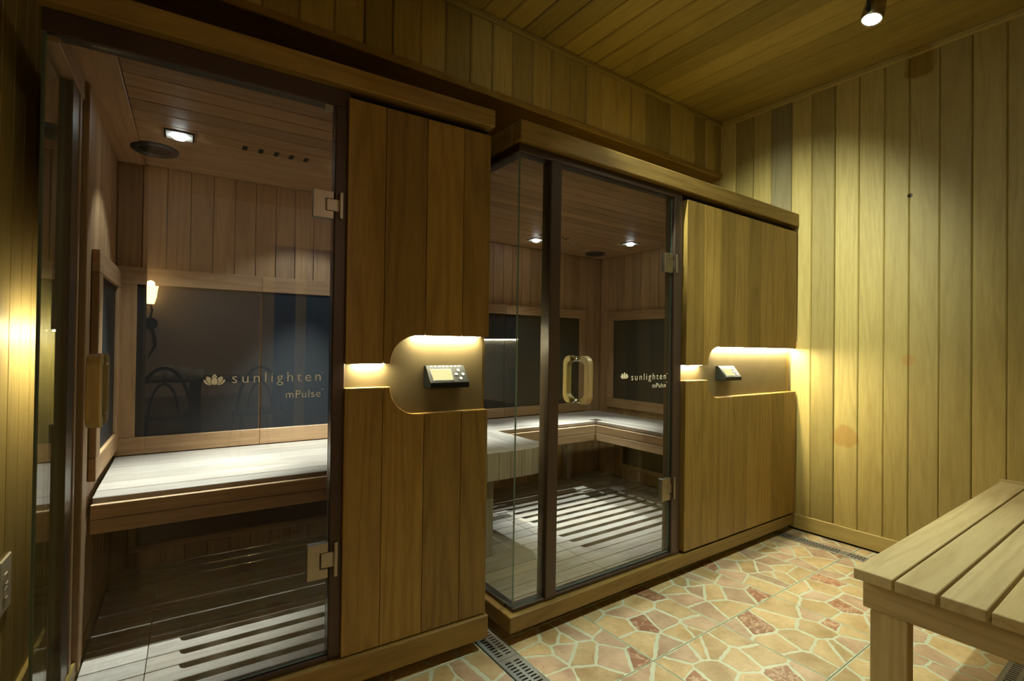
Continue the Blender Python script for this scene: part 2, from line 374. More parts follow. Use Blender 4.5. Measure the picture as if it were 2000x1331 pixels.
# ---- floor tiles with flagstone relief
def clip(poly, n, c):
    out = []
    for i in range(len(poly)):
        p, q = poly[i], poly[(i+1) % len(poly)]
        a, b = p[0]*n[0]+p[1]*n[1]-c, q[0]*n[0]+q[1]*n[1]-c
        if a <= 0: out.append(p)
        if a*b < 0:
            t = a/(a-b); out.append((p[0]+(q[0]-p[0])*t, p[1]+(q[1]-p[1])*t))
    return out
rs = random.Random(21)
def pattern():
    pts = []
    for i in range(4):
        for j in range(3):
            pts.append(((i+0.5+rs.uniform(-.42, .42))*0.105, (j+0.5+rs.uniform(-.42, .42))*0.14))
    pts += [(rs.uniform(0, .42), rs.uniform(0, .42)) for _ in range(2)]
    stones = []
    for i, p in enumerate(pts):
        poly = [(0, 0), (.42, 0), (.42, .42), (0, .42)]
        for k, q in enumerate(pts):
            if k == i: continue
            n = (q[0]-p[0], q[1]-p[1]); l = math.hypot(*n)
            if l < 1e-6: continue
            n = (n[0]/l, n[1]/l); c = n[0]*(p[0]+q[0])/2+n[1]*(p[1]+q[1])/2 - rs.uniform(0.003, 0.0075)
            poly = clip(poly, n, c)
            if len(poly) < 3: break
        if len(poly) >= 3:
            stones.append((poly, rs.choices((0, 1, 2), (50, 33, 17))[0]))
    return stones
PATS = [pattern() for _ in range(4)]
def area(p): return abs(sum(p[i][0]*p[(i+1) % len(p)][1]-p[(i+1) % len(p)][0]*p[i][1] for i in range(len(p))))/2
def rough_outline(poly):
    out = []
    for i in range(len(poly)):
        p, q = poly[i], poly[(i+1) % len(poly)]; l = math.hypot(q[0]-p[0], q[1]-p[1])
        if l < 0.012: out.append(((p[0]+q[0])/2, (p[1]+q[1])/2)); continue
        k = max(2, int(l/0.02)); nx, ny = (q[1]-p[1])/l, -(q[0]-p[0])/l
        c = 0.006/l if l > 0.02 else 0.25
        for t in [c] + [j/k for j in range(1, k)] + [1-c]:
            w = rs.uniform(-0.0042, 0.0016) if c < t < 1-c else 0
            out.append((p[0]+(q[0]-p[0])*t+nx*w, p[1]+(q[1]-p[1])*t+ny*w))
    return out
gx = [0.638+0.42*(k-3) for k in range(0, 10)]
xcuts = [-0.62, -0.202, 0.218, 0.638, 1.008]; xcuts2 = [1.103, 1.478, 1.898, 2.318, 2.738, 3.083]; xcuts3 = [3.165, XW]
ycuts = [YN, 0.367, 0.771, 1.175, 1.579, 1.983]; ycuts[0] = -0.037
tiles = []
for cuts in (xcuts, xcuts2, xcuts3):
    for x0, x1 in zip(cuts, cuts[1:]):
        for y0, y1 in zip(ycuts, ycuts[1:]):
            tiles.append((x0, x1, y0, y1))
tiles.sort(key=lambda t: (0 if (t[0] > 1.0 and t[2] < 1.2) else 1 if t[2] < 1.2 and t[0] > 0.3 else 2, math.hypot(t[0]-1.0, t[2]-0.8)))
budget = 290; ti = 0
for (x0, x1, y0, y1) in tiles:
    ti += 1
    t = bx('floor_tile', (x0+0.0018, y0+0.0018, -0.006), (x1-0.0018, y1-0.0018, 0.0), M['tile'], floor, 0.0012)
    pat = PATS[ti % 4]; ox = 0.0 if x1-x0 > 0.4 else (rs.uniform(0, 0.42-(x1-x0)))
    flip = (ti//4) % 2
    rest = bmesh.new(); nrest = 0
    for poly, k in pat:
        pl = [((0.42-a, 0.42-b) if flip else (a, b)) for a, b in poly]
        pl = [(a-ox, b*(y1-y0)/0.42) for a, b in pl]
        if area(pl) < 0: continue
        for n, c in (((-1, 0), -0.004), ((1, 0), x1-x0-0.004), ((0, -1), -0.004), ((0, 1), y1-y0-0.004)):
            pl = clip(pl, n, c)
            if len(pl) < 3: break
        if len(pl) < 3 or area(pl) < 0.00025: continue
        pl = rough_outline(pl)
        if len(pl) < 3: continue
        cxm = sum(p[0] for p in pl)/len(pl); cym = sum(p[1] for p in pl)/len(pl)
        loc = [(a-cxm, b-cym) for a, b in pl]
        if budget > 0:
            budget -= 1
            bm = bmesh.new(); vs = [bm.verts.new((a, b, 0)) for a, b in loc]; vt = [bm.verts.new((a*0.985, b*0.985, 0.0007)) for a, b in loc]
            bm.faces.new(vt); n = len(vs)
            for i in range(n): bm.faces.new((vs[i], vs[(i+1) % n], vt[(i+1) % n], vt[i]))
            put('stone', mk(bm, M['st%d' % k]), t, (x0+cxm, y0+cym, 0.0), None, ('rust brown stone' if k == 2 else 'pinkish stone' if k == 1 else None))
            # parent tile position is its centre
        else:
            nrest += 1
            base = Vector((x0+cxm, y0+cym, 0)) - POS[t.name]
            vs = [rest.verts.new((a+base.x, b+base.y, base.z)) for a, b in loc]; vt = [rest.verts.new((a*0.985+base.x, b*0.985+base.y, base.z+0.0007)) for a, b in loc]
            f = rest.faces.new(vt); f.material_index = k; n = len(vs)
            for i in range(n):
                f = rest.faces.new((vs[i], vs[(i+1) % n], vt[(i+1) % n], vt[i])); f.material_index = k
    if nrest:
        o = put('stone_pattern', mk(rest, M['st0'], M['st1'], M['st2']), t, POS[t.name]); o['kind'] = 'stuff'
    else: rest.free()

# ---- floor drains
def drain(label, x0, x1, y0, y1, plen=0.30, pitch=0.0165, slot=0.008, z=0.0, along='Y'):
    d = thing('floor_drain', label, 'drain', ((x0+x1)/2, (y0+y1)/2, z), (0, 0, R(90) if along == 'X' else 0))
    w = x1-x0; h = (y1-y0)/2
    if along == 'X': w, h = y1-y0, (x1-x0)/2
    bx('channel', (-w/2, -h, -0.0035), (w/2, h, -0.0005), M['dark'], d)
    for s in (-1, 1):
        bx('edge_rail', (s*(w/2-0.002)-0.002, -h, -0.003), (s*(w/2-0.002)+0.002, h, 0.0025), M['drain'], d, 0.0006)
    y = -h+0.002
    while y < h-0.02:
        ye = min(y+plen, h-0.002); loops = [[(-w/2+.004, y), (w/2-.004, y), (w/2-.004, ye-.0015), (-w/2+.004, ye-.0015)]]
        sy = y+0.02
        while sy+slot < ye-0.018:
            for s in (-1, 1):
                a, b = (0.005, w/2-0.014) if s > 0 else (-(w/2-0.014), -0.005)
                r = slot/2; c = sy+r
                lp = [(a+r+r*math.cos(q), c+r*math.sin(q)) for q in [R(v) for v in (90, 135, 180, 225, 270)]] + [(b-r+r*math.cos(q), c+r*math.sin(q)) for q in [R(v) for v in (-90, -45, 0, 45, 90)]]
                loops.append(lp)
            sy += pitch
        put('grate', curve_me(loops, 0.0016, M['drain']), d, (0, 0, 0.0012)); y = ye
    return d
drain('long slotted steel floor drain running out from under the left cabin corner', 1.010, 1.101, -0.02, 1.75)
drain('slotted steel floor drain along the end wall baseboard', 3.085, 3.163, 0.42, 1.56, 0.26, 0.017)

drain('slotted steel floor drain half hidden below the slatted bench', 1.95, 2.95, 0.345, 0.440, 0.30, 0.0165, 0.008, 0.0045, 'X')

# ------------------------------------------------------------------ cabins
def arc(cx, cz, r, a0, a1, n=14):
    return [(cx+r*math.cos(R(a0+(a1-a0)*i/n)), cz+r*math.sin(R(a0+(a1-a0)*i/n))) for i in range(n+1)]
def front_panel(root, joints, zb, zt, nx, nz, r, y0=0.012, th=0.034):
    """boards with the lit niche cut across: nx = x where the bulge starts, nz = (zlo, zhi) of the narrow slot"""
    lo_n, hi_n = nz
    back = bx('front_panel', (joints[0], y0+th, zb), (joints[-1], y0+th+0.012, zt), M['frontZ'], root)
    def zup(x): return hi_n if x < nx else (hi_n + r if x > nx+r else hi_n + math.sqrt(max(0, r*r-(x-nx-r)**2)))
    def zlo(x): return lo_n if x < nx else (lo_n - r if x > nx+r else lo_n - math.sqrt(max(0, r*r-(x-nx-r)**2)))
    for a, b in zip(joints, joints[1:]):
        a2, b2 = a+0.0008, b-0.0008
        k = 18; samp = sorted(set([a2, b2] + [a2+(b2-a2)*i/k for i in range(k+1)] + ([nx-1e-4, nx, nx+1e-3, nx+4e-3] if a2 < nx-1e-4 and nx+4e-3 < b2 else [])))
        if b2 < nx or a2 > nx+r: samp = [a2, b2]
        c = (a+b)/2
        up_ = [(a2, zt), (b2, zt)] + [(x, zup(x)) for x in reversed(samp)]
        lo_ = [(x, zlo(x)) for x in samp] + [(b2, zb), (a2, zb)]
        for pl in (up_, lo_):
            m = (max(p[1] for p in pl)+min(p[1] for p in pl))/2
            put('plank', poly_me([(x-c, z-m) for x, z in pl], th, M['frontZ'], ch=0.0012), back, (c, y0, m))
    return back
def niche(root, x0, xe, nx, nz, r, yp=0.034, xplate=None, led_main=None, led_narrow=None):
    lo_n, hi_n = nz; xp = xplate if xplate is not None else xe-0.012
    pl = [(x0, lo_n-0.003), (x0, hi_n+0.003), (nx-0.003, hi_n+0.003)] + arc(nx+r, hi_n, r+0.003, 180, 90) + [(xp, hi_n+r+0.003), (xp, lo_n-r-0.003)] + arc(nx+r, lo_n, r+0.003, 270, 180)
    put('niche_plate', poly_me(pl, 0.006, M['bronze']), root, (0, yp+0.008, 0))
    for nm, a, b, z in (('led_strip', led_narrow[0], led_narrow[1], hi_n), ('led_strip', led_main[0], led_main[1], hi_n+r)):
        bx(nm, (a, yp-0.018, z-0.001), (b, yp+0.004, z+0.0015), M['led'], root)
def control(root, x, z, y=0.042):
    """wedge shaped control box: x,z lower left corner at the plate"""
    w, h, d = 0.150, 0.078, 0.062
    prof = [(0, 0), (0, h), (-0.016, h), (-d, 0.020), (-d, 0.004), (-d+0.004, 0)]
    b = put('control_panel', poly_me(prof, w, M['black'], 'YZ', ch=0.0018), root, (x, y, z))
    a = math.atan2(h-0.020, d-0.016); ln = math.hypot(h-0.020, d-0.016)
    def on(u, v, lift=0.0008):  # u across, v up the slope
        return (x+u, y-d+math.cos(a)*v-math.sin(a)*lift, z+0.020+math.sin(a)*v+math.cos(a)*lift)
    rot = (a, 0, 0)
    put('screen_bezel', box_me(0.080, 0.050, 0.001, M['bezel']), b, on(0.052, ln*0.44), rot)
    put('screen', box_me(0.074, 0.044, 0.001, M['screen']), b, on(0.052, ln*0.44, 0.0014), rot, 'lit pale yellow display')
    for u, v in ((0.120, 0.70), (0.108, 0.46), (0.134, 0.46), (0.121, 0.22)):
        put('button', cyl_me(0.0055, 0.005, 0.003, M['button'], 12), b, on(u, ln*v, 0.001), rot)
    for i in range(8):
        put('indicator', box_me(0.009, 0.004, 0.001, M['button']), b, on(0.020+i*0.0155, ln*0.93, 0.0008), rot)
    return b
def hinge(door, root_x, z0, z1, y=0.030, flip=1):
    """C shaped clamp plate on the glass and tongue on the post; root_x = glass edge"""
    h = z1-z0; w = 0.062; cxn = 0.026
    c = [(-w, 0), (0, 0), (0, h*0.27), (-cxn, h*0.27), (-cxn, h*0.73), (0, h*0.73), (0, h), (-w, h)]
    zc = h/2
    pts = [(p[0], p[1]-zc) for p in c]
    put('hinge', poly_me(pts, 0.024, M['steel'], ch=0.0012), door, (root_x, y-0.008, z0+zc), None, 'brushed steel hinge plate')
    put('hinge_tongue', box_me(0.040, 0.020, h*0.43, M['steel'], 0.001), door, (root_x-0.001, y+0.004, z0+zc))
    put('hinge_knuckle', box_me(0.012, 0.030, h*0.98, M['steel'], 0.002), door, (root_x+0.022, y-0.002, z0+zc))
def handle(door, x, z0, z1, y):
    """D shaped wooden grips on both sides of the glass, chrome posts between them"""
    D, t, w, r = 0.078, 0.026, 0.030, 0.036
    h = z1-z0; zm = (z0+z1)/2
    def outline(y_in, y_out, rr, zz):
        s = -1 if y_out < y_in else 1
        pts = [(y_in, -zz)]
        pts += [(y_out - s*rr + s*rr*math.sin(R(q)), -zz + rr - rr*math.cos(R(q))) for q in range(0, 91, 15)]
        pts += [(y_out - s*rr + s*rr*math.cos(R(q)), zz - rr + rr*math.sin(R(q))) for q in range(0, 91, 15)]
        pts += [(y_in, zz)]
        return pts
    for s in (-1, 1):
        o = outline(s*0.030, s*D, r, h/2); i = outline(s*0.030, s*(D-t), r-0.016, h/2-t)
        put('handle', poly_me(o + i[::-1], w, M['gripZ'], 'YZ', ch=0.003), door, (x-w/2, y, zm), None, 'curved wooden grip')
    for zz in (-h/2+t/2, h/2-t/2):
        put('handle_post', cyl_me(0.0105, 0.0105, 0.0615, M['chrome'], 20, 'Y', 0.001), door, (x, y, zm+zz), None, 'chrome handle post')
def emblem_me(w, mat):
    """lotus of six petals separated by thin gaps"""
    half = [(0, .17), (.06, .115), (.12, .02), (.157, -.085), (.12, -.19), (.05, -.25), (0, -.265)]
    top = [(0, .305), (.07, .235), (.125, .15), (.10, .10), (.05, .155), (0, .20)]
    mid = [(.33, .185), (.385, .10), (.36, -.03), (.28, -.14), (.17, -.23), (.09, -.255), (.155, -.19), (.190, -.085), (.165, .0), (.14, .06), (.22, .135)]
    outp = [(.50, 0), (.47, -.10), (.39, -.20), (.27, -.265), (.12, -.278), (.205, -.238), (.31, -.155), (.385, -.05), (.40, .0)]
    loops = []
    for p in (half, top): loops.append(p + [(-a, b) for a, b in p[::-1] if a > 0])
    for p in (mid, outp): loops += [p, [(-a, b) for a, b in p[::-1]]]
    loops = [[(a*w, b*w) for a, b in l] for l in loops]
    bmm = bmesh.new()
    for l in loops:
        vs = [bmm.verts.new((a, 0, b)) for a, b in l]; bmm.faces.new(vs)
    g = bmesh.ops.extrude_face_region(bmm, geom=bmm.faces[:]); bmesh.ops.translate(bmm, vec=(0, 0.0003, 0), verts=[v for v in g['geom'] if isinstance(v, bmesh.types.BMVert)])
    me = mk(bmm, mat); return me
def lettering(door, y, ex, ez, ew, tx0, tx1, tz, mx0, mx1, mz):
    put('emblem', emblem_me(ew, M['print']), door, (ex, y, ez), None, 'printed lotus emblem')
    rx = (R(90), 0, 0)
    def word(s, x0, x1, z, sp, nm, off=0.0):
        me = text_me(s, 0.05, M['print'], sp, offset=-0.0006)
        xsn = [v.co.x for v in me.vertices]; k = (x1-x0)/(max(xsn)-min(xsn)); mn = min(xsn)
        for v in me.vertices: v.co = ((v.co.x-mn)*k, v.co.y*k, v.co.z)
        put(nm, me, door, (x0, y, z), rx)
    word('sunlighten', tx0, tx1, tz, 1.36, 'lettering')
    word('mPulse', mx0, mx1, mz, 1.10, 'lettering')
    w = tx1-tx0
    word('TM', tx1+0.002, tx1+0.002+w*0.032, tz+w*0.098, 1.0, 'lettering'); word('TM', mx1+0.002, mx1+0.002+w*0.030, mz+w*0.086, 1.0, 'lettering')
def pane(name, lo, hi, parent, edge=True, label=None):
    lo, hi = Vector(lo), Vector(hi); d = hi-lo
    bm = bmesh.new(); bmesh.ops.create_cube(bm, size=1.0, matrix=Matrix.Diagonal((d.x, d.y, d.z, 1)))
    bmesh.ops.recalc_face_normals(bm, faces=bm.faces)
    thin = min(range(3), key=lambda i: d[i])
    for f in bm.faces: f.material_index = 0 if abs(f.normal[thin]) > 0.9 else 1
    return put(name, mk(bm, M['glass'], M['gedge']), parent, (lo+hi)/2, None, label)
def clad(root, name, plane, fixed, a0, a1, z0, z1, pitch, mat, back, side, th=0.012, start=None, bt=0.02):
    """board lining: plane 'X' = wall at x=fixed spanning y a0..a1; plane 'Y' = wall at y=fixed spanning x a0..a1. side=+1: boards face +axis"""
    if plane == 'Y':
        w = bx(name, (a0, fixed, z0), (a1, fixed+bt, z1), back, root) if side < 0 else bx(name, (a0, fixed-bt, z0), (a1, fixed, z1), back, root)
    else:
        w = bx(name, (fixed, a0, z0), (fixed+bt, a1, z1), back, root) if side < 0 else bx(name, (fixed-bt, a0, z0), (fixed, a1, z1), back, root)
    a = a0 if start is None else start
    while a < a1-1e-4:
        b = min(a+pitch, a1); p, q = max(a, a0)+0.0012, b-0.0012
        d = random.uniform(0, 0.001)
        if q-p > 0.004:
            if plane == 'Y':
                lo, hi = ((p, fixed-th-d, z0), (q, fixed-0.0002, z1)) if side < 0 else ((p, fixed+0.0002, z0), (q, fixed+th+d, z1))
            else:
                lo, hi = ((fixed-th-d, p, z0), (fixed-0.0002, q, z1)) if side < 0 else ((fixed+0.0002, p, z0), (fixed+th+d, q, z1))
            bx('plank', lo, hi, mat, w, 0.0028)
        a = b
    return w
def cabin_ceiling(root, x0, x1, y0, y1, z, pitch):
    w = bx('cabin_ceiling', (x0, y0, z+0.012), (x1, y1, z+0.03), M['dark'], root)
    a = y0
    while a < y1-1e-4:
        b = min(a+pitch, y1)
        if b-a > 0.01: bx('plank', (x0, a+0.0012, z), (x1, b-0.0012, z+0.012), M['inX'], w, 0.0028)
        a = b
    return w
def halogen(root, x, y, z, w, cone=R(92), blend=0.35, tilt=(0, 0, 0)):
    f = bx('ceiling_light', (x-0.050, y-0.050, z-0.003), (x+0.050, y+0.050, z+0.002), M['iron'], root, 0.001, 'square halogen downlight')
    bx('light_plate', (x-0.044, y-0.044, z-0.0045), (x+0.044, y+0.044, z-0.0031), M['button'], f)
    put('lens', cyl_me(0.020, 0.026, 0.010, M['lens'], 24), f, (x, y, z-0.010))
    light('halogen_beam', 'SPOT', f, (x, y, z-0.022), w, CABIN_C, tilt, 0.016, cone, blend)
    light('halogen_core', 'SPOT', f, (x, y, z-0.022), w*22, CABIN_C, tilt, 0.016, R(44), 1.0)
def speaker(root, x, y, z, r=0.085):
    b = put('ceiling_speaker', lathe_me([(0.001, -0.004), (r*0.72, -0.006), (r*0.76, -0.012), (r*0.93, -0.014), (r, -0.008), (r, 0.0)], M['grille'], 40), root, (x, y, z), None, 'round dark ceiling speaker')
    put('speaker_cone', lathe_me([(0.001, -0.012), (r*0.22, -0.013), (r*0.66, -0.008), (r*0.70, -0.004)], M['black'], 32), b, (x, y, z))
def heater(root, plane, fixed, side, a0, a1, z0, z1, st0, st1, rail, th=0.022, label='framed dark infrared heater panel'):
    """wooden frame with a dark mesh pane; st0/st1 = stile widths at each end"""
    def B(nm, a, b, c, d, t0, t1, mat, par, ch=0.002):
        lo_f, hi_f = sorted((fixed+side*t0, fixed+side*t1))
        if plane == 'Y': return bx(nm, (a, lo_f, c), (b, hi_f, d), mat, par, ch)
        return bx(nm, (lo_f, a, c), (hi_f, b, d), mat, par, ch)
    h = B('heater_panel', a0+0.004, a1-0.004, z0+0.004, z1-0.004, 0.0005, 0.010, M['heater'], root, 0)
    h['label'] = label
    ax = 'X' if plane == 'Y' else 'Y'
    B('frame_rail', a0, a1, z1-rail, z1, 0.0004, th, M['in'+ax], h); B('frame_rail', a0, a1, z0, z0+rail, 0.0004, th, M['in'+ax], h)
    if st0: B('frame_stile', a0, a0+st0, z0+rail+0.0006, z1-rail-0.0006, 0.0004, th, M['inZ'], h)
    if st1: B('frame_stile', a1-st1, a1, z0+rail+0.0006, z1-rail-0.0006, 0.0004, th, M['inZ'], h)
def deck_slats(root, x0, x1, y0, y1, z, pitch, gap0, slots, xs0, xs1, ch=0.0015):
    """floor slats along x; between xs0..xs1 the gaps whose lower edge lies in slots=(ya,yb) widen to open slots with sleepers below"""
    base = bx('floor_deck', (x0, y0, z-0.034), (x1, y1, z-0.030), M['dark'], root)
    n = int(round((y1-y0)/pitch)); sl = 0.030
    for i in range(n):
        a = y0+i*pitch+gap0/2; b = y0+(i+1)*pitch-gap0/2; mid = (a+b)/2
        wide = slots[0] < b < slots[1]
        for (p, q, sw) in [s for s in ((x0, xs0, False), (xs0, x1, wide)) if s[1]-s[0] > 0.02]:
            pts = [(p+0.001, a), (q-0.001, a), (q-0.001, b)]
            if sw:
                e = min(xs1, q-0.04); s0 = p+0.09; r = sl*0.5
                pts += [(e, b), (e-r, b-sl), (s0+r, b-sl), (s0+r*0.3, b-sl*0.7), (s0, b)]
            pts += [(p+0.001, b)]
            c = ((p+q)/2, mid)
            put('slat', poly_me([(u-c[0], v-c[1]) for u, v in pts], 0.022, M['deckX'], 'XY', ch=ch), base, (c[0], c[1], z-0.022))
    x = xs0+0.02
    while x < x1:
        bx('sleeper', (x, y0+0.01, z-0.030), (min(x+0.05, x1), y1-0.01, z-0.0225), M['deckY'], base); x += 0.155

# =============================== LEFT CABIN
LC = thing('sauna_cabin', 'cedar sauna cabin on the left with full-height glass door and lit bronze niche', 'sauna', L0, (0, 0, AL))
XL, XR = -1.270, 0.0
bx('plinth', (XL, 0.0, 0.043), (XR, 0.066, 0.128), M['frontX'], LC, 0.003)
for a, b in ((XL, XL+0.04), (XR-0.04, XR)): bx('plinth', (a, 0.0665, 0.043), (b, 1.30, 0.128), M['frontY'], LC, 0.003)
bx('base_board', (XL+0.0405, 0.0665, 0.043), (XR-0.0405, 1.30, 0.027+0.02), M['dark'], LC)
for x in (-1.2, -0.65, -0.08):
    for y in (0.10, 1.15): bx('foot', (x-0.03, y-0.03, 0), (x+0.03, y+0.03, 0.0428), M['dark'], LC)
c = bx('cornice', (XL, -0.006, 1.940), (XR+0.002, 0.055, 2.003), M['frontX'], LC, 0.004)
bx('roof', (XL+0.01, 0.055, 1.968), (XR-0.01, 1.30, 1.990), M['frontX'], LC)
bx('header', (XL+0.006, 0.030, 1.883), (-0.520, 0.075, 1.940), M['brown'], LC, 0.002)
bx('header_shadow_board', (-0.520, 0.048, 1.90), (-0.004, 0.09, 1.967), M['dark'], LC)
bx('door_post', (-0.567, 0.026, 0.128), (-0.527, 0.075, 1.883), M['brown'], LC, 0.003)
bx('sill_rail', (XL+0.006, 0.022, 0.128), (-0.567, 0.060, 0.146), M['brown'], LC, 0.002)
jl = [-0.530, -0.407, -0.260, -0.117, -0.006]
NL = (0.983, 1.060)
front_panel(LC, jl, 0.132, 1.912, -0.382, NL, 0.096)
niche(LC, -0.530, -0.004, -0.382, NL, 0.096, xplate=-0.016, led_main=(-0.300, -0.040), led_narrow=(-0.500, -0.400))
control(LC, -0.252, 0.974)
# door
door = pane('door', (-1.258, 0.030, 0.150), (-0.570, 0.038, 1.876), LC, label='frameless glass door')
hinge(door, -0.570, 1.520, 1.606); hinge(door, -0.570, 0.390, 0.500)
handle(door, -1.142, 0.908, 1.092, 0.034)
lettering(door, 0.0292, -0.886, 1.0185, 0.054, -0.842, -0.600, 1.008, -0.699, -0.600, 0.9585)
bx('latch_plate', (-0.60, 0.028, 1.862), (-0.575, 0.040, 1.880), M['steel'], LC)
# side glass, post and jamb on the left
pane('side_glass', (-1.262, 0.034, 0.150), (-1.254, 0.262, 1.883), LC)
bx('side_post', (-1.266, 0.2625, 0.128), (-1.238, 0.355, 1.883), M['brown'], LC, 0.003)
bx('side_rail', (-1.266, 0.045, 0.128), (-1.238, 0.262, 0.146), M['brown'], LC, 0.002)
bx('side_header', (-1.266, 0.045, 1.866), (-1.232, 0.40, 1.940), M['inY'], LC, 0.002)
bx('seal_strip', (-1.262, 0.3555, 0.130), (-1.235, 0.385, 1.866), M['inZ'], LC, 0.002)
bx('side_post', (-1.264, 0.3855, 0.128), (-1.240, 0.430, 1.90), M['brown'], LC, 0.002)
for k, (a, b) in enumerate(((0.431, 0.473), (0.4735, 0.515), (0.5155, 0.558))):
    bx('jamb_board', (-1.262, a, 0.09), (-1.224-0.003*k, b, 1.935), M['inZ'], LC, 0.003)
# inner shell
YB = 1.262; ZI = 1.940
clad(LC, 'inner_wall', 'Y', YB, -1.247, -0.03, 0.07, ZI, 0.0935, M['inZ'], M['dark'], -1, start=-1.247+0.012-0.0935*0.0)
clad(LC, 'inner_wall', 'X', -1.247, 0.56, 1.250, 0.07, ZI, 0.092, M['inZ'], M['dark'], 1, bt=0.004)
clad(LC, 'inner_wall', 'X', -0.03, 0.10, 1.250, 0.07, ZI, 0.092, M['inZ'], M['dark'], -1, bt=0.004)
bx('ceiling_border', (-1.236, 0.085, ZI-0.004), (-1.135, 1.250, ZI+0.012), M['inY'], LC, 0.002)
cabin_ceiling(LC, -1.134, -0.04, 0.10, 1.250, ZI, 0.0965)
bx('ceiling_front_board', (-1.262, 0.055, 1.90), (-0.03, 0.098, ZI+0.01), M['brown'], LC)
heater(LC, 'Y', YB-0.0135, -1, -1.232, -0.6435, 0.608, 1.462, 0.078, 0.0, 0.078)
heater(LC, 'Y', YB-0.0135, -1, -0.6425, -0.050, 0.608, 1.462, 0.0, 0.078, 0.078)
heater(LC, 'X', -1.2335, 1, 0.60, 1.236, 0.642, 1.440, 0.085, 0.085, 0.078)
heater(LC, 'Y', YB-0.0135, -1, -1.17, -0.12, 0.16, 0.44, 0.03, 0.03, 0.03, 0.016, 'framed dark leg heater panel under the bench')
for k, z in enumerate((0.115, 0.145, 0.172)):
    put('guard_rod', cyl_me(0.005, 0.005, 1.16, M['chrome'], 10, 'X'), LC, (-0.64, 1.0, 0.105+0.034*k))
deck_slats(LC, -1.225, -0.04, 0.075, 1.245, 0.078, 0.0885, 0.005, (0.20, 0.62), -1.050, -0.20)
halogen(LC, -0.995, 0.760, ZI, CABIN_W)
halogen(LC, -0.345, 0.760, ZI, CABIN_W, tilt=(R(14), R(6.6), 0))
speaker(LC, -1.085, 0.985, ZI)
for i in range(5):
    bx('vent_slot', (-0.775+i*0.060, 0.735, ZI-0.001), (-0.757+i*0.060, 0.785, ZI+0.004), M['dark'], LC)
# outer side boards and the niche that wraps round both flanks
for y0, y1, ba, bb_, pa, pb, la, lb in ((0.062, 1.28, -0.0245, -0.004, -0.0250, -0.0215, -0.0205, -0.0085), (0.280, 1.28, -1.2785, -1.2665, -1.2685, -1.2665, -1.2775, -1.2690)):
    for (z0, z1) in ((0.132, 0.886), (1.155, 1.935)):
        bx('outer_board', (ba, y0, z0), (bb_, y1, z1), M['frontZ'], LC, 0.002)
    bx('niche_plate', (pa, y0, 0.8865), (pb, y1, 1.1545), M['pplate'], LC)
    bx('led_strip', (la, y0+0.02, 1.1505), (lb, 1.15, 1.1540), M['led'], LC)
# bench of the left cabin
LB = thing('sauna_bench', 'slatted cedar bench brightly lit behind the left glass door', 'bench', L0, (0, 0, AL))
def tilted(y): return 0.582 + (y-0.60)/0.62*0.024
edges = [0.614, 0.700, 0.805, 0.912, 1.018, 1.124, 1.222]
for a, b in zip(edges, edges[1:]):
    g = 0.007 if a < 0.65 else 0.0004
    mid = (a+b)/2; me = box_me(1.170, b-a-g, 0.022, M['seatX'], 0.002 if a < 0.65 else 0.0006)
    put('slat', me, LB, (-0.637, mid, tilted(mid)-0.011), (R(2.2), 0, 0))
bx('fascia', (-1.222, 0.583, 0.518), (-0.052, 0.600, 0.566), M['inX'], LB, 0.002)
bx('fascia', (-1.222, 0.585, 0.466), (-0.052, 0.605, 0.5140), M['inX'], LB, 0.002)
for x in (-1.20, -0.64, -0.08):
    bx('bearer', (x-0.018, 0.606, 0.500), (x+0.018, 1.20, 0.556), M['seatY'], LB)
bx('leg', (-0.105, 0.80, 0.079), (-0.065, 0.86, 0.499), M['seatZ'], LB)

# =============================== RIGHT CABIN
R0 = Vector((1.095, 1.525, 0)); TILT = R(0.25)
RC = thing('sauna_cabin', 'wider cedar sauna cabin on the right with glass corner and lit bronze niche', 'sauna', R0, (0, TILT, 0))
XE = 2.165; DE = 1.60
bx('plinth', (0, 0, 0.050), (XE-0.01, 0.074, 0.112), M['frontX'], RC, 0.003)
for a, b in ((0, 0.066), (XE-0.05, XE-0.01)): bx('plinth', (a, 0.0745, 0.050), (b, DE, 0.112), M['frontY'], RC, 0.003)
bx('base_board', (0.0665, 0.0745, 0.048), (XE-0.0505, DE, 0.052), M['dark'], RC)
for x in (0.12, 1.1, 2.0):
    for y in (0.12, 1.45): bx('foot', (x-0.03, y-0.03, 0.0), (x+0.03, y+0.03, 0.0498), M['dark'], RC)
bx('cornice', (0.012, -0.004, 1.905), (XE+0.016, 0.055, 1.984), M['frontX'], RC, 0.004)
bx('cornice', (0.012, 0.0555, 1.905), (0.070, DE, 1.984), M['frontY'], RC, 0.004)
bx('roof', (0.07, 0.055, 1.935), (XE, DE, 1.957), M['frontX'], RC)
bx('header', (0.024, 0.022, 1.872), (1.035, 0.075, 1.905), M['brown'], RC, 0.002)
bx('header', (0.024, 0.0755, 1.872), (0.075, 0.52, 1.905), M['brown'], RC, 0.002)
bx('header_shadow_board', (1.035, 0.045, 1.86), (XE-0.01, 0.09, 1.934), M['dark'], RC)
bx('corner_post', (0.184, 0.0205, 0.1125), (0.240, 0.078, 1.872), M['brown'], RC, 0.003)
bx('door_post', (0.974, 0.0205, 0.1125), (1.0352, 0.078, 1.872), M['brown'], RC, 0.003)
bx('sill_rail', (0.028, 0.024, 0.112), (1.035, 0.070, 0.128), M['brown'], RC, 0.002)
bx('sill_rail', (0.026, 0.075, 0.112), (0.062, 0.50, 0.128), M['brown'], RC, 0.002)
pane('fixed_pane', (0.038, 0.034, 0.128), (0.184, 0.042, 1.872), RC)
pane('side_glass', (0.030, 0.034, 0.128), (0.0375, 0.480, 1.872), RC)
